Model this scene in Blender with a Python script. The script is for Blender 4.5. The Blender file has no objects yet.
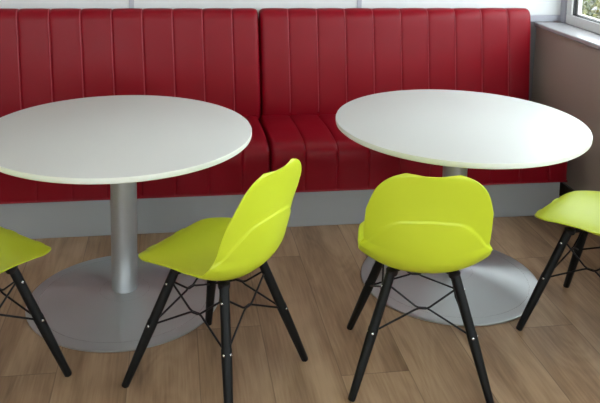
import bpy, math, random
import numpy as np
from mathutils import Vector, Matrix
random.seed(7)
S = bpy.context.scene
COL = S.collection

# ---------------------------------------------------------------- camera
cam_data = bpy.data.cameras.new('camera')
cam = bpy.data.objects.new('camera', cam_data)
COL.objects.link(cam)
YAW, PITCH, ROLL = 0.1632, 0.1560, 0.0234
FOC = 785.2
fw = Vector((math.sin(YAW) * math.cos(PITCH), math.cos(YAW) * math.cos(PITCH), -math.sin(PITCH)))
r0 = Vector((math.cos(YAW), -math.sin(YAW), 0))
u0 = r0.cross(fw)
cr, sr = math.cos(ROLL), math.sin(ROLL)
rt = r0 * cr + u0 * sr
up = u0 * cr - r0 * sr
M = Matrix(((rt.x, up.x, -fw.x, 0), (rt.y, up.y, -fw.y, 0), (rt.z, up.z, -fw.z, 1.7212), (0, 0, 0, 1)))
cam.matrix_world = M
cam_data.sensor_fit = 'HORIZONTAL'
cam_data.sensor_width = 36
cam_data.lens = FOC / 600 * 36
cam_data.shift_x = 0.0
cam_data.shift_y = -188.16 / 600
cam_data.clip_start = 0.05
cam_data.clip_end = 200
S.camera = cam

# ---------------------------------------------------------------- world, daylight, exposure
S.view_settings.view_transform = 'Standard'
S.view_settings.look = 'None'
S.view_settings.gamma = 1.0
S.view_settings.use_curve_mapping = False
S.view_settings.exposure = 0.06
world = bpy.data.worlds.new('overcast_sky')
S.world = world
world.use_nodes = True
bg = world.node_tree.nodes['Background']
bg.inputs['Color'].default_value = (0.86, 0.94, 1.0, 1)
bg.inputs['Strength'].default_value = 9.0

# right wall frame: origin in the back corner, runs towards the camera, leans in a little
CORNER = Vector((2.228, 4.5, 0))
E_S = Vector((0.02, -1, 0)).normalized()
E_O = Vector((1, 0.02, 0)).normalized()
def RW(s, o, z):
    return CORNER + E_S * s + E_O * o + Vector((0, 0, z))
REAR_Y = -2.6
LEFT_X = -4.6
CEIL = 2.75
WS0, WS1, WZ0, WZ1 = 0.068, 6.3, 0.965, 2.25      # window opening in the right wall
RX0, RX1, RZ0, RZ1 = -3.8, 0.4, 0.9, 2.3        # unseen window behind the camera, added for its light

def area(name, loc, direction, sx, sy, power, color=(1, 1, 1), portal=False):
    l = bpy.data.lights.new(name, 'AREA')
    l.shape = 'RECTANGLE'; l.size = sx; l.size_y = sy
    l.energy = power; l.color = color
    o = bpy.data.objects.new(name, l)
    COL.objects.link(o)
    o.location = loc
    o.rotation_euler = Vector(direction).to_track_quat('-Z', 'Y').to_euler()
    if portal:
        l.cycles.is_portal = True
    return o
# unseen ceiling light panels, added to supplement the daylight
PANELS = [(-2.2, 2.9), (0.2, 2.9), (-2.2, 0.4), (0.2, 0.4), (-1.0, -1.6)]
for px, py in PANELS:
    area('fill_ceiling_lamp', (px, py, CEIL - 0.035), (0, 0, -1), 0.56, 0.56, 4, (1.0, 0.97, 0.92))

# ---------------------------------------------------------------- node helpers
def mat(name, color, rough=0.5, metal=0.0, spec=0.5, coat=0.0):
    m = bpy.data.materials.new(name); m.use_nodes = True
    b = m.node_tree.nodes['Principled BSDF']
    b.inputs['Base Color'].default_value = (*color, 1)
    b.inputs['Roughness'].default_value = rough
    b.inputs['Metallic'].default_value = metal
    b.inputs['Specular IOR Level'].default_value = spec
    b.inputs['Coat Weight'].default_value = coat
    return m
def N(m, t, **kw):
    n = m.node_tree.nodes.new(t)
    for k, v in kw.items():
        setattr(n, k, v)
    return n
def L(m, a, b):
    m.node_tree.links.new(a, b)
def P(m):
    return m.node_tree.nodes['Principled BSDF']
def noise_bump(m, scale, strength, dist=0.002, detail=3, stretch=None):
    tc = N(m, 'ShaderNodeTexCoord'); nz = N(m, 'ShaderNodeTexNoise'); bp = N(m, 'ShaderNodeBump')
    nz.inputs['Scale'].default_value = scale; nz.inputs['Detail'].default_value = detail
    src = tc.outputs['Object']
    if stretch:
        mp = N(m, 'ShaderNodeMapping'); mp.inputs['Scale'].default_value = stretch
        L(m, src, mp.inputs['Vector']); src = mp.outputs['Vector']
    L(m, src, nz.inputs['Vector'])
    bp.inputs['Strength'].default_value = strength; bp.inputs['Distance'].default_value = dist
    L(m, nz.outputs['Fac'], bp.inputs['Height']); L(m, bp.outputs['Normal'], P(m).inputs['Normal'])
    return nz
def math_node(m, op, a, b=None):
    n = N(m, 'ShaderNodeMath', operation=op)
    for i, v in enumerate((a, b)):
        if v is None: continue
        if isinstance(v, (int, float)): n.inputs[i].default_value = v
        else: L(m, v, n.inputs[i])
    return n.outputs[0]
def ramp(m, fac, stops, interp='LINEAR'):
    r = N(m, 'ShaderNodeValToRGB'); r.color_ramp.interpolation = interp
    e = r.color_ramp.elements
    while len(e) < len(stops): e.new(0.5)
    for el, (p, c) in zip(e, stops):
        el.position = p; el.color = (*c, 1) if len(c) == 3 else c
    L(m, fac, r.inputs['Fac'])
    return r.outputs['Color']

# ---------------------------------------------------------------- materials
M_WHITEPANEL = mat('white_wall_sheet', (0.67, 0.68, 0.68), 0.35)
noise_bump(M_WHITEPANEL, 3, 0.03)
M_PLASTER = mat('taupe_wall_paint', (0.37, 0.30, 0.26), 0.6)
noise_bump(M_PLASTER, 60, 0.15, 0.001)
M_PAINT = mat('cream_wall_paint', (0.74, 0.72, 0.69), 0.7)
noise_bump(M_PAINT, 60, 0.1, 0.001)
M_CEIL = mat('white_ceiling_paint', (0.82, 0.82, 0.81), 0.8)
noise_bump(M_CEIL, 90, 0.1, 0.001)
M_TRIM = mat('grey_joint_trim', (0.40, 0.40, 0.45), 0.35)
noise_bump(M_TRIM, 40, 0.02)
M_SHADE_STRIP = mat('painted_shade_corner_strip', (0.15, 0.15, 0.155), 0.5)  # shade of the corner gap put into a dark colour
noise_bump(M_SHADE_STRIP, 40, 0.02)
M_SKIRT = mat('dark_skirting', (0.035, 0.033, 0.03), 0.4)
noise_bump(M_SKIRT, 40, 0.03)
M_SILL = mat('glossy_window_board', (0.40, 0.385, 0.40), 0.2)
noise_bump(M_SILL, 12, 0.03)
M_FRAME = mat('white_window_plastic', (0.68, 0.67, 0.66), 0.3)
noise_bump(M_FRAME, 30, 0.02)
M_GASKET = mat('black_rubber_gasket', (0.02, 0.02, 0.02), 0.5)
noise_bump(M_GASKET, 50, 0.05)

# red leatherette
M_RED = mat('red_leatherette', (0.215, 0.0012, 0.008), 0.36, spec=0.23)
def _red():
    m = M_RED
    tc = N(m, 'ShaderNodeTexCoord')
    v = N(m, 'ShaderNodeTexVoronoi'); v.inputs['Scale'].default_value = 380
    n = N(m, 'ShaderNodeTexNoise'); n.inputs['Scale'].default_value = 7; n.inputs['Detail'].default_value = 4
    L(m, tc.outputs['Object'], v.inputs['Vector']); L(m, tc.outputs['Object'], n.inputs['Vector'])
    h = math_node(m, 'ADD', math_node(m, 'MULTIPLY', v.outputs['Distance'], 0.10), n.outputs['Fac'])
    b = N(m, 'ShaderNodeBump'); b.inputs['Strength'].default_value = 0.25; b.inputs['Distance'].default_value = 0.006
    L(m, h, b.inputs['Height']); L(m, b.outputs['Normal'], P(m).inputs['Normal'])
    rr = N(m, 'ShaderNodeMapRange'); rr.inputs['To Min'].default_value = 0.34; rr.inputs['To Max'].default_value = 0.44
    L(m, n.outputs['Fac'], rr.inputs['Value']); L(m, rr.outputs[0], P(m).inputs['Roughness'])
_red()
M_SEAM_HIGHLIGHT = mat('pale_red_seam_highlight', (0.36, 0.035, 0.05), 0.4)  # lighter red carries the highlight seen along the seams
noise_bump(M_SEAM_HIGHLIGHT, 200, 0.1, 0.0005)

M_PLINTH = mat('satin_grey_kick_panel', (0.35, 0.36, 0.365), 0.42, metal=0.2)
noise_bump(M_PLINTH, 6, 0.05, 0.002, stretch=(1, 1, 8))

M_TOP = mat('white_laminate', (0.60, 0.60, 0.573), 0.45, spec=0.4)
noise_bump(M_TOP, 500, 0.05, 0.0004)
M_EDGE = mat('cream_edge_band', (0.78, 0.79, 0.70), 0.35)
noise_bump(M_EDGE, 200, 0.03, 0.0004)

def brushed(name, color, rough, aniso):
    m = mat(name, color, rough, metal=0.9)
    P(m).inputs['Anisotropic'].default_value = aniso
    tg = N(m, 'ShaderNodeTangent'); tg.direction_type = 'RADIAL'; tg.axis = 'Z'
    L(m, tg.outputs['Tangent'], P(m).inputs['Tangent'])
    tc = N(m, 'ShaderNodeTexCoord'); sx = N(m, 'ShaderNodeSeparateXYZ')
    L(m, tc.outputs['Object'], sx.inputs[0])
    r2 = math_node(m, 'ADD', math_node(m, 'POWER', sx.outputs[0], 2), math_node(m, 'POWER', sx.outputs[1], 2))
    rad = math_node(m, 'SQRT', r2)
    nz = N(m, 'ShaderNodeTexNoise', noise_dimensions='1D'); nz.inputs['Scale'].default_value = 260
    nz.inputs['Detail'].default_value = 2
    L(m, rad, nz.inputs['W'])
    mr = N(m, 'ShaderNodeMapRange'); mr.inputs['To Min'].default_value = rough - 0.05; mr.inputs['To Max'].default_value = rough + 0.05
    L(m, nz.outputs['Fac'], mr.inputs['Value']); L(m, mr.outputs[0], P(m).inputs['Roughness'])
    return m
M_STEEL = brushed('brushed_steel', (0.47, 0.48, 0.48), 0.30, 0.85)
M_POLE = mat('satin_steel_tube', (0.46, 0.47, 0.48), 0.42, metal=0.8)
noise_bump(M_POLE, 300, 0.03, 0.0003, stretch=(1, 1, 0.02))

M_LIME = mat('lime_plastic', (0.555, 0.635, 0.026), 0.42, spec=0.5)
noise_bump(M_LIME, 900, 0.06, 0.0003)
M_BLACK = mat('black_stained_leg', (0.006, 0.006, 0.006), 0.5, spec=0.22)
noise_bump(M_BLACK, 60, 0.15, 0.001, stretch=(1, 1, 0.1))
M_WIRE = mat('black_painted_wire', (0.007, 0.006, 0.007), 0.45, spec=0.3)
noise_bump(M_WIRE, 80, 0.03)
M_BOLT = mat('zinc_bolt', (0.75, 0.75, 0.75), 0.25, metal=0.9)
noise_bump(M_BOLT, 80, 0.03)

# timber-look vinyl floor, boards running away from the camera
def floor_material():
    m = mat('oak_plank_vinyl', (0.3, 0.2, 0.13), 0.42, spec=0.3)
    tc = N(m, 'ShaderNodeTexCoord'); sx = N(m, 'ShaderNodeSeparateXYZ')
    L(m, tc.outputs['Object'], sx.inputs[0])
    X, Y = sx.outputs[0], sx.outputs[1]
    PW, PL = 0.252, 1.52
    cx = math_node(m, 'DIVIDE', math_node(m, 'SUBTRACT', X, 0.093), PW)
    ix = math_node(m, 'FLOOR', cx)
    fx = math_node(m, 'SUBTRACT', cx, ix)
    # each column starts at its own offset; the column between x=.60 and .85 (ix = 2) has a joint at y = 2.52
    off = math_node(m, 'MULTIPLY', math_node(m, 'FRACT', math_node(m, 'MULTIPLY', math_node(m, 'SUBTRACT', ix, 2), 0.381)), PL)
    cy = math_node(m, 'DIVIDE', math_node(m, 'SUBTRACT', math_node(m, 'SUBTRACT', Y, 2.522), off), PL)
    iy = math_node(m, 'FLOOR', cy)
    fy = math_node(m, 'SUBTRACT', cy, iy)
    seed = N(m, 'ShaderNodeCombineXYZ'); L(m, ix, seed.inputs[0]); L(m, iy, seed.inputs[1])
    wn = N(m, 'ShaderNodeTexWhiteNoise', noise_dimensions='2D'); L(m, seed.outputs[0], wn.inputs['Vector'])
    rnd = wn.outputs['Value']
    # plank-local coordinate
    sh = math_node(m, 'MULTIPLY', rnd, 37.0)
    pc = N(m, 'ShaderNodeCombineXYZ')
    L(m, math_node(m, 'ADD', X, sh), pc.inputs[0]); L(m, math_node(m, 'ADD', Y, sh), pc.inputs[1]); L(m, sh, pc.inputs[2])
    mp = N(m, 'ShaderNodeMapping'); mp.inputs['Scale'].default_value = (1, 0.16, 1); L(m, pc.outputs[0], mp.inputs['Vector'])
    big = N(m, 'ShaderNodeTexNoise'); big.inputs['Scale'].default_value = 9; big.inputs['Detail'].default_value = 4; big.inputs['Distortion'].default_value = 0.6
    L(m, mp.outputs[0], big.inputs['Vector'])
    # cathedral grain : contour lines of a smooth noise
    g1 = N(m, 'ShaderNodeTexNoise'); g1.inputs['Scale'].default_value = 5.0; g1.inputs['Detail'].default_value = 1.5; g1.inputs['Distortion'].default_value = 0.3
    mp1 = N(m, 'ShaderNodeMapping'); mp1.inputs['Scale'].default_value = (1, 0.22, 1); L(m, pc.outputs[0], mp1.inputs['Vector']); L(m, mp1.outputs[0], g1.inputs['Vector'])
    ring = math_node(m, 'SINE', math_node(m, 'MULTIPLY', g1.outputs['Fac'], 95.0))
    ring = math_node(m, 'MULTIPLY', math_node(m, 'ADD', ring, 1.0), 0.5)
    fine = N(m, 'ShaderNodeTexNoise'); fine.inputs['Scale'].default_value = 120; fine.inputs['Detail'].default_value = 5
    mp2 = N(m, 'ShaderNodeMapping'); mp2.inputs['Scale'].default_value = (1, 0.04, 1); L(m, pc.outputs[0], mp2.inputs['Vector']); L(m, mp2.outputs[0], fine.inputs['Vector'])
    t = math_node(m, 'ADD', math_node(m, 'MULTIPLY', big.outputs['Fac'], 0.62), math_node(m, 'ADD', math_node(m, 'MULTIPLY', ring, 0.038), 0.018))
    t = math_node(m, 'ADD', t, math_node(m, 'MULTIPLY', fine.outputs['Fac'], 0.26))
    t = math_node(m, 'ADD', t, math_node(m, 'MULTIPLY', math_node(m, 'SUBTRACT', rnd, 0.5), 0.10))
    colr = ramp(m, t, [(0.30, (0.165, 0.096, 0.052)), (0.46, (0.285, 0.178, 0.103)), (0.64, (0.415, 0.278, 0.170))])
    # knots
    mpk = N(m, 'ShaderNodeMapping'); mpk.inputs['Scale'].default_value = (1, 0.55, 1); L(m, pc.outputs[0], mpk.inputs['Vector'])
    kd = N(m, 'ShaderNodeTexNoise'); kd.inputs['Scale'].default_value = 14; kd.inputs['Detail'].default_value = 3
    L(m, mpk.outputs[0], kd.inputs['Vector'])
    kv = N(m, 'ShaderNodeTexVoronoi'); kv.inputs['Scale'].default_value = 2.3; kv.inputs['Randomness'].default_value = 1.0
    mx = N(m, 'ShaderNodeVectorMath', operation='SCALE'); mx.inputs['Scale'].default_value = 0.06; L(m, kd.outputs['Color'], mx.inputs[0])
    ad = N(m, 'ShaderNodeVectorMath', operation='ADD'); L(m, mpk.outputs[0], ad.inputs[0]); L(m, mx.outputs[0], ad.inputs[1])
    L(m, ad.outputs[0], kv.inputs['Vector'])
    kr = N(m, 'ShaderNodeMapRange'); kr.inputs['From Min'].default_value = 0.02; kr.inputs['From Max'].default_value = 0.13
    kr.inputs['To Min'].default_value = 0.52; kr.inputs['To Max'].default_value = 1.0
    L(m, kv.outputs['Distance'], kr.inputs['Value'])
    # joints between boards
    ex = math_node(m, 'MULTIPLY', math_node(m, 'MINIMUM', fx, math_node(m, 'SUBTRACT', 1.0, fx)), PW)
    ey = math_node(m, 'MULTIPLY', math_node(m, 'MINIMUM', fy, math_node(m, 'SUBTRACT', 1.0, fy)), PL)
    ed = math_node(m, 'MINIMUM', ex, ey)
    jr = N(m, 'ShaderNodeMapRange'); jr.inputs['From Min'].default_value = 0.0006; jr.inputs['From Max'].default_value = 0.003
    jr.inputs['To Min'].default_value = 0.62; jr.inputs['To Max'].default_value = 1.0
    L(m, ed, jr.inputs['Value'])
    k = math_node(m, 'MULTIPLY', kr.outputs[0], jr.outputs[0])
    vm = N(m, 'ShaderNodeVectorMath', operation='SCALE'); L(m, colr, vm.inputs[0]); L(m, k, vm.inputs['Scale'])
    L(m, vm.outputs[0], P(m).inputs['Base Color'])
    rr = N(m, 'ShaderNodeMapRange'); rr.inputs['To Min'].default_value = 0.36; rr.inputs['To Max'].default_value = 0.5
    L(m, fine.outputs['Fac'], rr.inputs['Value']); L(m, rr.outputs[0], P(m).inputs['Roughness'])
    bp = N(m, 'ShaderNodeBump'); bp.inputs['Strength'].default_value = 0.25; bp.inputs['Distance'].default_value = 0.001
    L(m, math_node(m, 'ADD', fine.outputs['Fac'], jr.outputs[0]), bp.inputs['Height']); L(m, bp.outputs['Normal'], P(m).inputs['Normal'])
    return m
M_FLOOR = floor_material()

M_GLASS = bpy.data.materials.new('window_glass'); M_GLASS.use_nodes = True
nt = M_GLASS.node_tree; nt.nodes.clear()
_o = nt.nodes.new('ShaderNodeOutputMaterial'); _mx = nt.nodes.new('ShaderNodeMixShader')
_t = nt.nodes.new('ShaderNodeBsdfTransparent'); _g = nt.nodes.new('ShaderNodeBsdfGlossy')
_t.inputs['Color'].default_value = (0.93, 0.95, 0.94, 1); _g.inputs['Roughness'].default_value = 0.02
_mx.inputs[0].default_value = 0.07; nt.links.new(_t.outputs[0], _mx.inputs[1]); nt.links.new(_g.outputs[0], _mx.inputs[2])
nt.links.new(_mx.outputs[0], _o.inputs['Surface'])

# ---------------------------------------------------------------- mesh helpers
def obj(name, verts, faces, material, parent=None, smooth=True, loc=None):
    me = bpy.data.meshes.new(name)
    me.from_pydata([tuple(float(c) for c in v) for v in verts], [], [tuple(int(i) for i in f) for f in faces])
    me.validate(); me.update()
    mats = material if isinstance(material, (list, tuple)) else [material]
    for mm in mats: me.materials.append(mm)
    for p in me.polygons: p.use_smooth = smooth
    o = bpy.data.objects.new(name, me); COL.objects.link(o)
    if parent: o.parent = parent
    if loc: o.location = loc
    return o
def sharp_by_angle(o, deg=35):
    o.data.set_sharp_from_angle(angle=math.radians(deg))
def fix_normals(o):
    import bmesh
    bm = bmesh.new(); bm.from_mesh(o.data)
    bmesh.ops.recalc_face_normals(bm, faces=bm.faces)
    bm.to_mesh(o.data); bm.free()
def box_data(x0, x1, y0, y1, z0, z1):
    v = [(x, y, z) for z in (z0, z1) for y in (y0, y1) for x in (x0, x1)]
    f = [(0, 2, 3, 1), (4, 5, 7, 6), (0, 1, 5, 4), (2, 6, 7, 3), (0, 4, 6, 2), (1, 3, 7, 5)]
    return v, f
def box(name, x0, x1, y0, y1, z0, z1, material, parent=None, bevel=0.0):
    v, f = box_data(x0, x1, y0, y1, z0, z1)
    o = obj(name, v, f, material, parent, smooth=False)
    if bevel: add_bevel(o, bevel)
    return o
def add_bevel(o, w, seg=3):
    b = o.modifiers.new('bevel', 'BEVEL'); b.width = w; b.segments = seg; b.limit_method = 'ANGLE'; b.angle_limit = math.radians(40)
    b.harden_normals = False
    for p in o.data.polygons: p.use_smooth = True
    o.data.set_sharp_from_angle(angle=math.radians(50))
def rwbox(name, s0, s1, o0, o1, z0, z1, material, parent=None, bevel=0.0):
    v = [tuple(RW(s, o, z)) for z in (z0, z1) for s in (s0, s1) for o in (o0, o1)]
    f = [(0, 1, 3, 2), (4, 6, 7, 5), (0, 4, 5, 1), (2, 3, 7, 6), (0, 2, 6, 4), (1, 5, 7, 3)]
    ob = obj(name, v, f, material, parent, smooth=False); fix_normals(ob)
    if bevel: add_bevel(ob, bevel)
    return ob
def merge_data(parts):
    V, F = [], []
    for v, f in parts:
        k = len(V); V += list(v); F += [tuple(i + k for i in q) for q in f]
    return V, F
def lathe_data(prof, seg=64):
    V, F = [], []
    n = len(prof)
    for i in range(seg):
        a = 2 * math.pi * i / seg
        for r, z in prof: V.append((r * math.cos(a), r * math.sin(a), z))
    for i in range(seg):
        j = (i + 1) % seg
        for k in range(n - 1):
            F.append((i * n + k, j * n + k, j * n + k + 1, i * n + k + 1))
    if prof[0][0] > 1e-6: F.append(tuple(i * n for i in range(seg))[::-1])
    if prof[-1][0] > 1e-6: F.append(tuple(i * n + n - 1 for i in range(seg)))
    return V, F
def tube_data(pts, radii, seg=16, caps=True):
    V, F = [], []
    pts = [Vector(p) for p in pts]
    if not isinstance(radii, (list, tuple)): radii = [radii] * len(pts)
    prev = None
    for i, p in enumerate(pts):
        d = (pts[min(i + 1, len(pts) - 1)] - pts[max(i - 1, 0)]).normalized()
        if prev is None:
            a = d.cross(Vector((0, 0, 1)))
            if a.length < 1e-3: a = d.cross(Vector((1, 0, 0)))
            a.normalize()
        else:
            a = (prev - d * prev.dot(d)).normalized()
        prev = a; b = d.cross(a)
        for k in range(seg):
            t = 2 * math.pi * k / seg
            V.append(tuple(p + (a * math.cos(t) + b * math.sin(t)) * radii[i]))
    for i in range(len(pts) - 1):
        for k in range(seg):
            k2 = (k + 1) % seg
            F.append((i * seg + k, i * seg + k2, (i + 1) * seg + k2, (i + 1) * seg + k))
    if caps:
        F.append(tuple(range(seg))[::-1]); F.append(tuple((len(pts) - 1) * seg + k for k in range(seg)))
    return V, F
def empty(name, label, cat, loc=(0, 0, 0), rotz=0, group=None):
    o = bpy.data.objects.new(name, None); COL.objects.link(o)
    o.location = loc; o.rotation_euler = (0, 0, rotz); o.empty_display_size = 0.1
    o['label'] = label; o['category'] = cat
    if group: o['group'] = group
    return o
def tag(o, label, cat, group=None):
    o['label'] = label; o['category'] = cat
    if group: o['group'] = group
    return o
def struct(o):
    o['kind'] = 'structure'; return o
def copy_tree(o, parent=None):
    c = o.copy(); COL.objects.link(c)
    if parent: c.parent = parent
    for ch in list(o.children): copy_tree(ch, c)
    return c

# ---------------------------------------------------------------- room shell
rw_end = 4.5 - REAR_Y
struct(box('floor', LEFT_X - 0.2, 2.75, REAR_Y - 0.3, 4.7, -0.12, 0, M_FLOOR))
struct(box('ceiling', LEFT_X - 0.2, 2.75, REAR_Y - 0.3, 4.7, CEIL, CEIL + 0.15, M_CEIL))
# wall behind the bench: painted dado below, white sheets above
struct(box('wall_back', LEFT_X, 2.44, 4.5, 4.7, 0, CEIL, M_PLASTER))
JOINTS = [-2.87, -1.55, -0.228, 1.094]
edges = [LEFT_X] + JOINTS + [2.395]
n = 1
for a, b in zip(edges[:-1], edges[1:]):
    struct(box('trim_%d' % n, a + 0.003, b - 0.003, 4.492, 4.4999, 0.993, CEIL - 0.001, M_WHITEPANEL)); n += 1
for jx in JOINTS:
    struct(box('trim_%d' % n, jx - 0.014, jx + 0.014, 4.486, 4.4918, 0.993, CEIL - 0.002, M_TRIM, bevel=0.002)); n += 1
struct(box('trim_%d' % n, LEFT_X, 2.40, 4.482, 4.4998, 0.9512, 0.992, M_TRIM, bevel=0.003)); n += 1
n += 1
struct(box('trim_%d' % n, 2.10, 2.2255, 4.491, 4.4998, 0.086, 0.9508, M_SHADE_STRIP, bevel=0.002)); n += 1  # dark strip painting the shade between bench end and right wall
struct(box('wall_left', LEFT_X - 0.2, LEFT_X, REAR_Y - 0.2, 4.7, 0, CEIL, M_PAINT))
# wall behind the camera, with the opening of the added window
pv = [box_data(LEFT_X, RX0, REAR_Y - 0.2, REAR_Y, 0, CEIL), box_data(RX1, 1.9, REAR_Y - 0.2, REAR_Y, 0, CEIL),
      box_data(RX0, RX1, REAR_Y - 0.2, REAR_Y, 0, RZ0), box_data(RX0, RX1, REAR_Y - 0.2, REAR_Y, RZ1, CEIL)]
struct(obj('wall_rear', *merge_data(pv), M_PAINT, smooth=False))
# right wall, below / above / beside the long window
def rw_data(s0, s1, o0, o1, z0, z1):
    v = [tuple(RW(s, o, z)) for z in (z0, z1) for s in (s0, s1) for o in (o0, o1)]
    f = [(0, 2, 3, 1), (4, 5, 7, 6), (0, 1, 5, 4), (2, 6, 7, 3), (0, 4, 6, 2), (1, 3, 7, 5)]
    return v, f
SILL_T = 0.95
pv = [rw_data(0, rw_end + 0.1, 0, 0.26, 0, SILL_T - 0.028), rw_data(0, rw_end + 0.1, 0, 0.26, WZ1, CEIL),
      rw_data(WS1, rw_end + 0.1, 0, 0.26, SILL_T - 0.028, WZ1)]
o = obj('wall_right', *merge_data(pv), M_PLASTER, smooth=False); fix_normals(o); struct(o)
struct(rwbox('baseboard_right', 0.0, rw_end, -0.016, -0.0005, 0.0, 0.085, M_SKIRT, bevel=0.004))
struct(box('baseboard_back', 2.13, 2.205, 4.484, 4.4995, 0.0, 0.085, M_SKIRT))
# window board
struct(rwbox('trim_%d' % n, 0.02, WS1, -0.026, 0.17, SILL_T - 0.028, SILL_T, M_SILL, bevel=0.009)); n += 1
# grey corner post between the back wall and the window frame
struct(rwbox('trim_%d' % n, 0.004, 0.066, 0.148, 0.25, SILL_T, WZ1, M_TRIM, bevel=0.004)); n += 1

def make_window(name, place, length, height, mullions):
    """place(a, d, z) -> world point; a along the window, d depth, z up from the frame bottom"""
    def bx(nm, a0, a1, d0, d1, z0, z1, m, parent, bev=0.0):
        v = [tuple(place(a, d, z)) for z in (z0, z1) for a in (a0, a1) for d in (d0, d1)]
        f = [(0, 2, 3, 1), (4, 5, 7, 6), (0, 1, 5, 4), (2, 6, 7, 3), (0, 4, 6, 2), (1, 3, 7, 5)]
        q = obj(nm, v, f, m, parent, smooth=False); fix_normals(q)
        if bev: add_bevel(q, bev)
        return q
    root = bpy.data.objects.new(name, None); COL.objects.link(root); root['kind'] = 'structure'
    fwid = 0.058
    def joined(nm, boxes, m, parent, bev=0.0):
        V, F = [], []
        for (a0, a1, d0, d1, z0, z1) in boxes:
            k = len(V)
            V += [tuple(place(a, d, z)) for z in (z0, z1) for a in (a0, a1) for d in (d0, d1)]
            F += [tuple(i + k for i in q) for q in [(0, 2, 3, 1), (4, 5, 7, 6), (0, 1, 5, 4), (2, 6, 7, 3), (0, 4, 6, 2), (1, 3, 7, 5)]]
        q = obj(nm, V, F, m, parent, smooth=False); fix_normals(q)
        if bev: add_bevel(q, bev)
        return q
    bs = [(0, length, 0, 0.07, 0, fwid), (0, length, 0, 0.07, height - fwid, height),
          (0, fwid, 0, 0.07, fwid, height - fwid), (length - fwid, length, 0, 0.07, fwid, height - fwid)]
    for a in mullions: bs.append((a - 0.035, a + 0.035, 0, 0.07, fwid, height - fwid))
    joined('window_frame', bs, M_FRAME, root, 0.004)
    cuts = [0.023] + list(mullions) + [length - 0.023]
    for a, b in zip(cuts[:-1], cuts[1:]):
        a0, b0 = a + 0.036, b - 0.036
        # gasket step, then the inner bead, then the glass
        g = 0.006
        joined('gasket', [(a0, b0, 0.012, 0.03, fwid, fwid + g), (a0, b0, 0.012, 0.03, height - fwid - g, height - fwid),
                          (a0, a0 + g, 0.012, 0.03, fwid + g, height - fwid - g), (b0 - g, b0, 0.012, 0.03, fwid + g, height - fwid - g)], M_GASKET, root)
        g2 = 0.022
        joined('glazing_bead', [(a0, b0, 0.031, 0.055, fwid, fwid + 0.011), (a0, b0, 0.031, 0.055, height - fwid - g2, height - fwid),
                                (a0, a0 + g2, 0.031, 0.055, fwid + 0.011, height - fwid - g2), (b0 - g2, b0, 0.031, 0.055, fwid + 0.011, height - fwid - g2)], M_FRAME, root)
        bx('window_pane', a0 + 0.005, b0 - 0.005, 0.040, 0.046, fwid + 0.005, height - fwid - 0.005, M_GLASS, root)
    return root
make_window('window_1', lambda a, d, z: RW(WS0 + a, 0.155 + d, SILL_T + z), WS1 - WS0, WZ1 - SILL_T, [1.25, 2.5, 3.75, 5.0])
make_window('added_rear_window', lambda a, d, z: Vector((RX0 + a, REAR_Y - 0.06 - d, RZ0 + z)), RX1 - RX0, RZ1 - RZ0, [1.05, 2.1, 3.15])  # unseen window added to bring light from behind the camera

# ---------------------------------------------------------------- upholstered bench units
SEATZ = 0.447
PLZ = 0.192
FRONT = 3.765
def section_profile_back():
    # (y, z, puff normal y, z, puff amount 0..1) from the seat joint up, over the top, to the wall
    pts = [(4.338, SEATZ - 0.03), (4.334, 0.50), (4.342, 0.62), (4.352, 0.76), (4.364, 0.88), (4.372, 0.960),
           (4.377, 0.996), (4.386, 1.020), (4.400, 1.036), (4.420, 1.044), (4.442, 1.044), (4.462, 1.036), (4.474, 1.018), (4.479, 0.995), (4.480, 0.96), (4.480, 0.93), (4.480, 0.65), (4.480, 0.35), (4.480, 0.30)]
    return np.array(pts)
def resample(pts, n_per):
    # Catmull-Rom through pts
    p = np.asarray(pts, float); out = []
    for i in range(len(p) - 1):
        p0, p1, p2, p3 = p[max(i - 1, 0)], p[i], p[i + 1], p[min(i + 2, len(p) - 1)]
        for t in np.linspace(0, 1, n_per, endpoint=False):
            out.append(0.5 * (2 * p1 + (p2 - p0) * t + (2 * p0 - 5 * p1 + 4 * p2 - p3) * t ** 2 + (3 * p1 - p0 - 3 * p2 + p3) * t ** 3))
    out.append(p[-1]); return np.array(out)
def pleat_stations(x0, x1, seams):
    e = [x0] + list(seams) + [x1]; xs = []; ks = []
    for a, b in zip(e[:-1], e[1:]):
        w = b - a
        ts = [0.0, 0.018, 0.04, 0.07, 0.12, 0.2, 0.35, 0.5, 0.65, 0.8, 0.88, 0.93, 0.96, 0.982]
        for t in ts: xs.append(a + w * t); ks.append(t)
    xs.append(x1); ks.append(1.0)
    return np.array(xs), np.array(ks)
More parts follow.
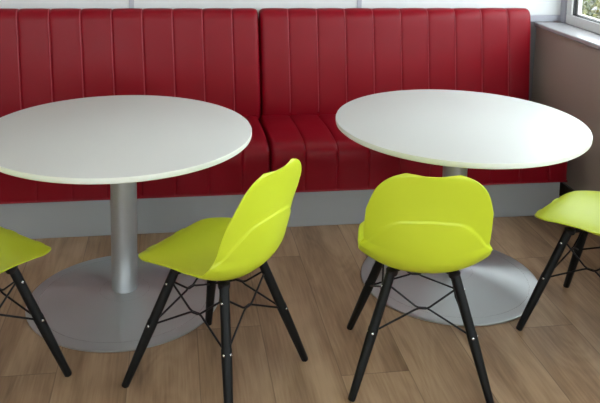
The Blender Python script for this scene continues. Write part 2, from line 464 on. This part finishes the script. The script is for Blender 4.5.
def channel_mesh(name, x0, x1, seams, prof, weight, amp, material, parent, lean=None, end_round=0.03):
    """extrude prof along x; seams sink as grooves, the panels between them swell"""
    xs, ts = pleat_stations(x0, x1, seams)
    n = len(prof)
    tang = np.gradient(prof, axis=0); nrm = np.stack([-tang[:, 1], tang[:, 0]], 1)
    nrm /= np.linalg.norm(nrm, axis=1)[:, None] + 1e-9
    V = []; F = []
    z0, z1 = prof[:, 1].min(), prof[:, 1].max()
    for x, t in zip(xs, ts):
        d = min(t, 1 - t)
        swell = (1 - math.exp(-d / 0.03)) * 0.75 + 0.25 * (1 - (2 * t - 1) ** 2)
        e = min(x - x0, x1 - x)
        er = 0.0
        if e < end_round: er = end_round - math.sqrt(max(end_round ** 2 - (end_round - e) ** 2, 0))
        for k in range(n):
            off = (-amp * (1 - swell)) * weight[k] - er * weight[k]
            y = prof[k, 0] + nrm[k, 0] * off; z = prof[k, 1] + nrm[k, 1] * off
            xx = x
            if lean: xx = x + lean(x, z)
            V.append((xx, y, z))
    m = len(xs)
    for i in range(m - 1):
        for k in range(n - 1):
            F.append((i * n + k, (i + 1) * n + k, (i + 1) * n + k + 1, i * n + k + 1))
    F.append(tuple(range(n))); F.append(tuple((m - 1) * n + k for k in range(n))[::-1])
    # close the underside / back
    for i in range(m - 1):
        F.append((i * n + n - 1, (i + 1) * n + n - 1, (i + 1) * n, i * n))
    o = obj(name, V, F, material, parent)
    fix_normals(o); sharp_by_angle(o, 60)
    return o, xs
def bench_unit(x0, x1, seams, label):
    cx = (x0 + x1) / 2
    root = empty('bench_seat', label, 'bench', (cx, (FRONT + 4.484) / 2, 0), 0, 'red channel-backed bench units')
    loc = Vector((cx, (FRONT + 4.484) / 2, 0))
    def sh(o):
        o.data.transform(Matrix.Translation(-loc)); return o
    g = 0.0035
    # kick panel (box body under the seat)
    o = sh(box('kick_panel', x0 + 0.0005, x1 - 0.063 if x1 > 2 else x1 - 0.0005, FRONT + 0.022, 4.46, 0.0, PLZ + 0.004, M_PLINTH, root, bevel=0.002))
    # seat: top, rounded nose, front face down to the kick panel
    prof = resample([(4.345, SEATZ - 0.012), (4.25, SEATZ - 0.006), (4.10, SEATZ + 0.003), (3.95, SEATZ + 0.004), (3.86, SEATZ), (3.81, SEATZ - 0.008), (3.782, SEATZ - 0.022),
                     (3.768, SEATZ - 0.046), (3.764, SEATZ - 0.085), (3.768, 0.32), (3.770, 0.25), (3.772, PLZ + 0.010), (3.780, PLZ), (3.9, PLZ - 0.0005), (4.345, PLZ - 0.0005)], 4)
    # nose crease: the pad sits a little proud of the front board
    w = np.ones(len(prof)); w[prof[:, 1] < PLZ + 0.03] = 0.3; w[prof[:, 1] < PLZ + 0.008] = 0
    w = np.where((prof[:, 1] < 0.36) & (prof[:, 1] > PLZ + 0.03), 0.55, w)
    prof = prof[::-1]; w = w[::-1]
    def slean(x, z): return 0.0
    sx1 = x1 - 0.027 if x1 > 2 else x1 + 0.002
    sx0 = x0 + 0.002 if x1 > 2 else x0
    o, _ = channel_mesh('seat', sx0 + g, sx1 - g, [q + 0.012 for q in seams], prof, w, 0.011, M_RED, root, end_round=0.022)
    sh(o)
    # backrest
    pb = resample(section_profile_back(), 4)
    wb = np.ones(len(pb)); wb[pb[:, 0] > 4.45] = 0.8; wb[(pb[:, 0] > 4.476) & (pb[:, 1] < 0.98)] = 0.0
    def lean(x, z):
        k = min(1.0, max(0.0, (1.0 - z) / 0.5))
        f = min(1.0, (x1 - x) / 0.10)
        return 0.006 * k + 0.012 * k * f if x1 > 2 else 0.018 * k
    o, _ = channel_mesh('backrest', x0 + g, x1 - g, seams, pb, wb, 0.0068, M_RED, root, lean=lean, end_round=0.026)
    sh(o)
    # paler piping down every backrest seam, painting the highlight there
    for s in seams:
        pts = []
        front = [p for p in pb if p[0] < 4.43 and p[1] > SEATZ - 0.01]
        tg = np.gradient(np.array(front), axis=0); nr = np.stack([-tg[:, 1], tg[:, 0]], 1); nr /= np.linalg.norm(nr, axis=1)[:, None]
        for p, q in zip(front, nr):
            pts.append((s - 0.0055 + lean(s, p[1]), p[0] + q[0] * (-0.0015), p[1] + q[1] * (-0.0015)))
        v, f = tube_data(pts, 0.0026, 6)
        o = obj('seam_highlight_piping', v, f, M_SEAM_HIGHLIGHT, root); sh(o)
    return root
P_W = 0.1662
bench_unit(0.488, 2.140, [0.657 + P_W * i for i in range(9)], 'right-hand red bench with ribbed backrest, ending in the corner by the window board')
bench_unit(-1.142, 0.488, [-0.9946 + P_W * i for i in range(9)], 'left-hand red bench with ribbed backrest, behind the left round table')

# ---------------------------------------------------------------- pedestal tables
def make_table():
    root = empty('pedestal_table', '', 'table')
    R = 0.545; T = 0.025; H = 0.74
    pr = [(0, H - T), (R - 0.012, H - T), (R - 0.004, H - T + 0.001), (R - 0.0008, H - T + 0.004), (R, H - T + 0.008), (R, H - 0.004), (R - 0.0012, H - 0.0012), (R - 0.004, H), (0, H)]
    v, f = lathe_data(pr, 160)
    top = obj('tabletop', v, f, [M_TOP, M_EDGE], root)
    for p in top.data.polygons:
        c = p.center
        if math.hypot(c.x, c.y) > R - 0.006 and c.z < H - 0.0011: p.material_index = 1
    sharp_by_angle(top, 30)
    Rb = 0.397
    pr = [(0.0, 0.001), (Rb - 0.003, 0.001), (Rb, 0.004), (Rb - 0.0006, 0.0072), (Rb - 0.0025, 0.0090), (Rb - 0.0055, 0.00948)]
    for i in range(1, 49):
        t = i / 48
        pr.append((Rb - 0.006 - (Rb - 0.006 - 0.060) * t, 0.0095 + 0.042 * (0.55 * t + 0.45 * t * t)))
    pr += [(0.0, 0.0515)]
    v, f = lathe_data(pr, 160)
    base = obj('base_plate', v, f, M_STEEL, root); sharp_by_angle(base, 30)
    v, f = lathe_data([(0.0, 0.050), (0.0535, 0.050), (0.0535, 0.71), (0.0, 0.71)], 64)
    pole = obj('column', v, f, M_POLE, root); sharp_by_angle(pole, 30)
    v, f = lathe_data([(0.0, 0.709), (0.15, 0.709), (0.152, 0.711), (0.152, 0.7202), (0.0, 0.7202)], 48)
    pl = obj('mounting_plate', v, f, M_BLACK, root); sharp_by_angle(pl, 30)
    return root
t1 = make_table()
bpy.context.view_layer.update()
t1['label'] = 'left round white pedestal table, cut off by the left edge of the picture'
t1['group'] = 'round white pedestal tables'
t1.location = (-0.200, 3.160, 0)
t1.children[[c.name for c in t1.children].index('tabletop')].location.x = -0.020
t2 = copy_tree(t1)
t2['label'] = 'right round white pedestal table, nearest the window board'
t2.location = (1.232, 3.165, 0)
for c in t2.children:
    if c.name.startswith('tabletop'): c.location.x = 0.011

# ---------------------------------------------------------------- lime shell chairs
def shell_surface():
    prof = resample([(0.232, 0.440), (0.222, 0.450), (0.183, 0.4590), (0.10, 0.454), (0.03, 0.444), (-0.04, 0.434), (-0.10, 0.4315), (-0.150, 0.444),
                     (-0.189, 0.480), (-0.210, 0.535), (-0.220, 0.60), (-0.228, 0.67), (-0.239, 0.75), (-0.253, 0.818)], 12)
    seg = np.linalg.norm(np.diff(prof, axis=0), axis=1); arc = np.concatenate([[0], np.cumsum(seg)]); Ltot = arc[-1]
    # rows: denser at both ends for the rounded corners
    zz_ = np.interp(np.linspace(0, Ltot, 400), arc, prof[:, 1]); yy_ = np.interp(np.linspace(0, Ltot, 400), arc, prof[:, 0])
    s_n = np.linspace(0, Ltot, 400)[int(np.argmin(np.abs(zz_ - 0.508) + (yy_ > -0.1) * 10))]
    kn = [0, 0.03, 0.10, s_n - 0.02, s_n + 0.17, Ltot - 0.07, Ltot - 0.02, Ltot]
    st = [0.0025, 0.005, 0.012, 0.003, 0.012, 0.006, 0.0025]
    s = [0.0]
    for a_, b_, h_ in zip(kn[:-1], kn[1:], st):
        m_ = max(1, int(round((b_ - a_) / h_))); s += [a_ + (b_ - a_) * (q_ + 1) / m_ for q_ in range(m_)]
    s = [0, 0.0003, 0.0009, 0.0018, 0.0032, 0.0052] + [q_ for q_ in s if 0.007 < q_ < Ltot - 0.007] + [Ltot - q_ for q_ in (0.0052, 0.0032, 0.0018, 0.0009, 0.0003, 0)]
    s = np.array(s)
    y = np.interp(s, arc, prof[:, 0]); z = np.interp(s, arc, prof[:, 1])
    ty = np.gradient(y, s); tz = np.gradient(z, s); ln = np.hypot(ty, tz); ty /= ln; tz /= ln
    ny, nz = tz, -ty            # normal on the sitter's side
    def soft(cs, cw, wd):
        g = np.linspace(0, Ltot, 701); v = np.interp(g, cs, cw); kk = np.exp(-np.linspace(-2.5, 2.5, 2 * wd + 1) ** 2); kk /= kk.sum()
        v = np.convolve(np.pad(v, wd, mode='edge'), kk, mode='valid'); return np.interp(s, g, v)
    W = soft([0, 0.06, 0.16, 0.26, 0.34, s_n - 0.05, s_n, s_n + 0.030, s_n + 0.10, s_n + 0.17, Ltot - 0.08, Ltot],
             [0.200, 0.207, 0.220, 0.225, 0.224, 0.222, 0.223, 0.210, 0.211, 0.208, 0.190, 0.174], 9)
    r1 = 0.108; q = np.clip(r1 - s, 0, r1); W = W - (r1 - np.sqrt(r1 ** 2 - q ** 2)) * 1.0
    r2 = 0.095; q = np.clip(r2 - (Ltot - s), 0, r2); W = W - (r2 - np.sqrt(r2 ** 2 - q ** 2)) * 0.95
    curl = soft([0, 0.08, 0.2, 0.30, s_n - 0.04, s_n + 0.02, s_n + 0.12, Ltot - 0.08, Ltot], [0.003, 0.016, 0.046, 0.062, 0.074, 0.066, 0.048, 0.018, 0.010], 30)
    nu = 61
    uu = np.sin(np.linspace(-1, 1, nu) * math.pi / 2 * 0.86) / math.sin(math.pi / 2 * 0.86)
    inner = np.zeros((len(s), nu, 3)); outer = np.zeros_like(inner)
    for i in range(len(s)):
        for j, u in enumerate(uu):
            a = abs(u)
            d = curl[i] * a ** 2.3
            bulge = 0.010 * (1 - u * u) * max(0, 1 - s[i] / 0.05)
            topd = 0.0 if True else -0.0035 * math.cos(u * math.pi * 0.9) * max(0, 1 - (Ltot - s[i]) / 0.09) * (1 if a < 1.2 else 0)
            x = W[i] * u
            yy = y[i] + ny[i] * d + bulge + ty[i] * topd
            zz = z[i] + nz[i] * d + tz[i] * topd
            # slight inward pull where the sides stand up
            inner[i, j] = (x, yy, zz)
    # true normals of the inner surface
    du = np.gradient(inner, axis=1); dv = np.gradient(inner, axis=0)
    nr = np.cross(du, dv); nr /= np.linalg.norm(nr, axis=2)[..., None] + 1e-12
    if nr[20, nu // 2, 2] < 0: nr = -nr
    for i in range(len(s)):
        for j, u in enumerate(uu):
            a = abs(u)
            # upper rim of the bucket: an arch across the outside of the back
            arch = s_n + 0.146 * (1 - np.clip((a - 0.38) / 0.62, 0, 1) ** 2.1) + 0.003 * math.cos(u * 6)
            k = np.clip((arch - s[i]) / 0.0075 + 0.5, 0, 1); k = k * k * (3 - 2 * k)
            th = 0.0045 + 0.0042 * k * np.clip((s[i] - 0.22) / 0.12, 0, 1)
            edge = np.clip((1 - a) / 0.05, 0, 1)
            th = 0.0045 + (th - 0.0045) * (0.35 + 0.65 * edge)
            th += 0.0025 * max(0.0, 1 - s[i] / 0.12)
            outer[i, j] = inner[i, j] - nr[i, j] * th
    return inner, outer, len(s), nu
def make_shell_mesh():
    inner, outer, ns, nu = shell_surface()
    V = [tuple(p) for p in inner.reshape(-1, 3)] + [tuple(p) for p in outer.reshape(-1, 3)]
    off = ns * nu; F = []
    for i in range(ns - 1):
        for j in range(nu - 1):
            a = i * nu + j
            F.append((a, a + 1, a + nu + 1, a + nu)); F.append((off + a, off + a + nu, off + a + nu + 1, off + a + 1))
    # a rounded rim between the two skins
    loop = [(0, j) for j in range(nu)] + [(i, nu - 1) for i in range(1, ns)] + [(ns - 1, j) for j in range(nu - 2, -1, -1)] + [(i, 0) for i in range(ns - 2, 0, -1)]
    mid = []
    cen = inner.reshape(-1, 3).mean(0)
    for (i, j) in loop:
        pi, po = inner[i, j], outer[i, j]
        ii = 1 if i == 0 else (ns - 2 if i == ns - 1 else i); jj = 1 if j == 0 else (nu - 2 if j == nu - 1 else j)
        d = inner[i, j] - inner[ii, jj]; d /= np.linalg.norm(d) + 1e-9
        mid.append(len(V)); V.append(tuple((pi + po) / 2 + d * 0.0022))
    m = len(loop)
    for k in range(m):
        k2 = (k + 1) % m
        a = loop[k][0] * nu + loop[k][1]; b = loop[k2][0] * nu + loop[k2][1]
        F.append((a, mid[k], mid[k2], b)); F.append((mid[k], off + a, off + b, mid[k2]))
    return V, F
FOOT_X, FOOT_F, FOOT_B = 0.238, 0.217, -0.232
TOP_X, TOP_F, TOP_B = 0.108, 0.092, -0.110
def leg_points(sx, front):
    tp = Vector((sx * TOP_X, TOP_F if front else TOP_B, 0.425))
    ft = Vector((sx * FOOT_X, FOOT_F if front else FOOT_B, 0.0))
    return tp, ft
def make_chair():
    root = empty('shell_chair', '', 'chair')
    v, f = make_shell_mesh()
    sh = obj('seat_shell', v, f, M_LIME, root); fix_normals(sh); sharp_by_angle(sh, 70)
    # black mount under the seat
    parts = []
    for a in (0, 1):
        s = 1 if a else -1
        parts.append(tube_data([(-TOP_X * s, TOP_B, 0.413), (-0.03 * s, -0.03, 0.421), (0.03 * s, 0.03, 0.421), (TOP_X * s, TOP_F, 0.413)], 0.009, 8))
    parts.append(box_data(-0.05, 0.05, -0.05, 0.05, 0.412, 0.428))
    for sx in (-1, 1):
        for fr in (0, 1):
            x, y = sx * TOP_X, (TOP_F if fr else TOP_B)
            vv, ff = lathe_data([(0.0, 0.405), (0.019, 0.405), (0.021, 0.412), (0.021, 0.424), (0.0, 0.430)], 18)
            parts.append(([(p[0] + x, p[1] + y, p[2]) for p in vv], ff))
    o = obj('seat_mount', *merge_data(parts), M_WIRE, root); fix_normals(o); sharp_by_angle(o, 40)
    ZL, ZH = 0.219, 0.366
    for sx in (-1, 1):
        for fr in (True, False):
            tp, ft = leg_points(sx, fr)
            d = (ft - tp)
            def at(z): return tp + d * ((tp.z - z) / tp.z)
            # square-cut foot resting flat: stop the tapered rod at the floor
            pts = [at(0.420), at(0.40), at(0.33), at(0.245), at(0.236), at(0.233), at(0.228), at(0.12), at(0.004), at(0.0005)]
            v, f = tube_data(pts, [0.0160, 0.0165, 0.0168, 0.0170, 0.0170, 0.0182, 0.0184, 0.0160, 0.0132, 0.0116], 20)
            v = [(x, y, max(z, 0.0)) for x, y, z in v]
            leg = obj('leg', v, f, M_BLACK, root); sharp_by_angle(leg, 50)
            # bolts through the leg: lower on the outer side, upper on the inner side
            outd = Vector((0, 1 if fr else -1, 0.15)).normalized()
            sid = Vector((sx, 0, 0.2)).normalized()
            for z, dr in ((ZL, outd), (ZH, sid), (ZL, sid)):
                c = at(z)
                v, f = tube_data([c + dr * 0.013, c + dr * 0.0178, c + dr * 0.0190], [0.0046, 0.0046, 0.003], 12)
                obj('bolt', v, f, M_BOLT, leg)
    # bent wire braces, one pair on each of the four sides
    def brace(A, B):
        (ta, fa), (tb, fb) = A, B
        def at(t_, f_, z): return t_ + (f_ - t_) * ((t_.z - z) / t_.z)
        al, ah, bl, bh = at(ta, fa, ZL), at(ta, fa, ZH + 0.01), at(tb, fb, ZL), at(tb, fb, ZH + 0.01)
        mid = (al + bl + ah + bh) / 4; mid.z = 0.296
        ax = (bl - al).normalized() * 0.022
        inward = Vector((-mid.x, -mid.y, 0)); inward = inward.normalized() * 0.012
        mid += inward
        q1 = tube_data([al, mid - ax * 1.15 + Vector((0, 0, -0.006)), mid - ax * .6, mid + ax * .6, mid + ax * 1.15 + Vector((0, 0, 0.006)), bh], 0.0036, 8)
        mid2 = mid + inward.normalized() * 0.0055
        q2 = tube_data([ah, mid2 - ax * 1.15 + Vector((0, 0, 0.006)), mid2 - ax * .6, mid2 + ax * .6, mid2 + ax * 1.15 + Vector((0, 0, -0.006)), bl], 0.0036, 8)
        o = obj('wire_brace', *merge_data([q1, q2]), M_WIRE, root); sharp_by_angle(o, 60)
    fl, fr_, bl_, br = leg_points(-1, True), leg_points(1, True), leg_points(-1, False), leg_points(1, False)
    brace(fl, fr_); brace(bl_, br); brace(fl, bl_); brace(fr_, br)
    return root
CHAIRS = [
    (0.153, 2.600, 50, 'lime green shell chair seen from the side, standing in front of the left table'),
    (0.882, 2.560, -12, 'lime green shell chair seen from behind, standing in front of the right table'),
    (-0.688, 2.650, -43, 'lime green shell chair at the left picture edge, only its front corner showing'),
    (1.690, 2.718, 40, 'lime green shell chair at the right picture edge, its seat running out of frame'),
]
proto = None
for x, y, rz, lab in CHAIRS:
    if proto is None:
        c = proto = make_chair()
    else:
        c = copy_tree(proto)
    c.location = (x, y, 0); c.rotation_euler = (0, 0, math.radians(rz))
    c['label'] = lab; c['group'] = 'lime green shell chairs'

# ---------------------------------------------------------------- added ceiling light panels (unseen, behind and above the view)
M_DIFF = mat('fill_lamp_diffuser', (0.9, 0.9, 0.9), 0.5)
P(M_DIFF).inputs['Emission Color'].default_value = (1.0, 0.97, 0.92, 1)
P(M_DIFF).inputs['Emission Strength'].default_value = 1.5
for i, (px, py) in enumerate(PANELS):
    w = ['in the far left of the ceiling', 'over the tables', 'in the near left of the ceiling', 'over the camera', 'by the added rear window'][i]
    root = empty('fill_ceiling_light', 'added unseen square flush ceiling light panel ' + w, 'ceiling light', (px, py, CEIL), 0, 'added ceiling light panels')
    fr = [box_data(-0.31, 0.31, -0.31, -0.29, -0.03, 0), box_data(-0.31, 0.31, 0.29, 0.31, -0.03, 0), box_data(-0.31, -0.29, -0.29, 0.29, -0.03, 0), box_data(0.29, 0.31, -0.29, 0.29, -0.03, 0)]
    obj('light_frame', *merge_data(fr), M_FRAME, root, smooth=False)
    box('diffuser', -0.29, 0.29, -0.29, 0.29, -0.02, -0.002, M_DIFF, root)

# ---------------------------------------------------------------- outdoors, seen through the window
M_PAVE = mat('pale_paving', (0.20, 0.19, 0.19), 0.8)
def _pave():
    m = M_PAVE
    tc = N(m, 'ShaderNodeTexCoord'); nz = N(m, 'ShaderNodeTexNoise'); nz.inputs['Scale'].default_value = 1.4; nz.inputs['Detail'].default_value = 5
    L(m, tc.outputs['Object'], nz.inputs['Vector'])
    L(m, ramp(m, nz.outputs['Fac'], [(0.3, (0.065, 0.06, 0.062)), (0.7, (0.11, 0.10, 0.105))]), P(m).inputs['Base Color'])
_pave()
struct(box('ground', 2.76, 40, -20, 40, -0.45, -0.35, M_PAVE))
M_LEAF = mat('yellow_green_leaf', (0.16, 0.17, 0.04), 0.5)
def _leaf():
    m = M_LEAF
    gi = N(m, 'ShaderNodeNewGeometry')
    L(m, ramp(m, gi.outputs['Random Per Island'], [(0.0, (0.035, 0.045, 0.014)), (0.5, (0.085, 0.09, 0.022)), (1.0, (0.17, 0.15, 0.045))]), P(m).inputs['Base Color'])
_leaf()
M_BARK = mat('shrub_bark', (0.08, 0.055, 0.035), 0.8); noise_bump(M_BARK, 40, 0.4)
def shrub(x, y, z0, rx, ry, h, nleaf, label, seed):
    rnd = random.Random(seed)
    root = empty('shrub', label, 'shrub', (x, y, z0), 0, 'shrubs outside the window')
    stems = []
    for k in range(9):
        a = rnd.uniform(0, 6.28); r = rnd.uniform(0.3, 0.8)
        stems.append(tube_data([(0.05 * math.cos(a), 0.05 * math.sin(a), 0), (rx * r * 0.5 * math.cos(a), ry * r * 0.5 * math.sin(a), h * 0.45), (rx * r * math.cos(a), ry * r * math.sin(a), h * 0.85)], [0.02, 0.014, 0.006], 6))
    obj('stem', *merge_data(stems), M_BARK, root)
    V, F = [], []
    for k in range(nleaf):
        while True:
            p = Vector((rnd.uniform(-1, 1), rnd.uniform(-1, 1), rnd.uniform(0, 1)))
            if p.x ** 2 + p.y ** 2 + (p.z * 2 - 0.9) ** 2 / 1.3 < 1: break
        c = Vector((p.x * rx, p.y * ry, p.z * h))
        d = Vector((rnd.gauss(0, 1), rnd.gauss(0, 1), rnd.gauss(0.3, 1))).normalized()
        e = d.cross(Vector((rnd.gauss(0, 1), rnd.gauss(0, 1), rnd.gauss(0, 1)))).normalized(); nn = d.cross(e)
        l = rnd.uniform(0.04, 0.085); w = l * 0.36
        q = len(V)
        V += [tuple(c), tuple(c + d * l * .45 + e * w + nn * l * .08), tuple(c + d * l), tuple(c + d * l * .45 - e * w + nn * l * .08)]
        F += [(q, q + 1, q + 2), (q, q + 2, q + 3)]
    obj('foliage', V, F, M_LEAF, root, smooth=False)
    return root
shrub(5.0, 8.9, -0.35, 1.0, 1.0, 1.05, 5200, 'yellow-green shrub outside the window, nearest the window corner', 3)
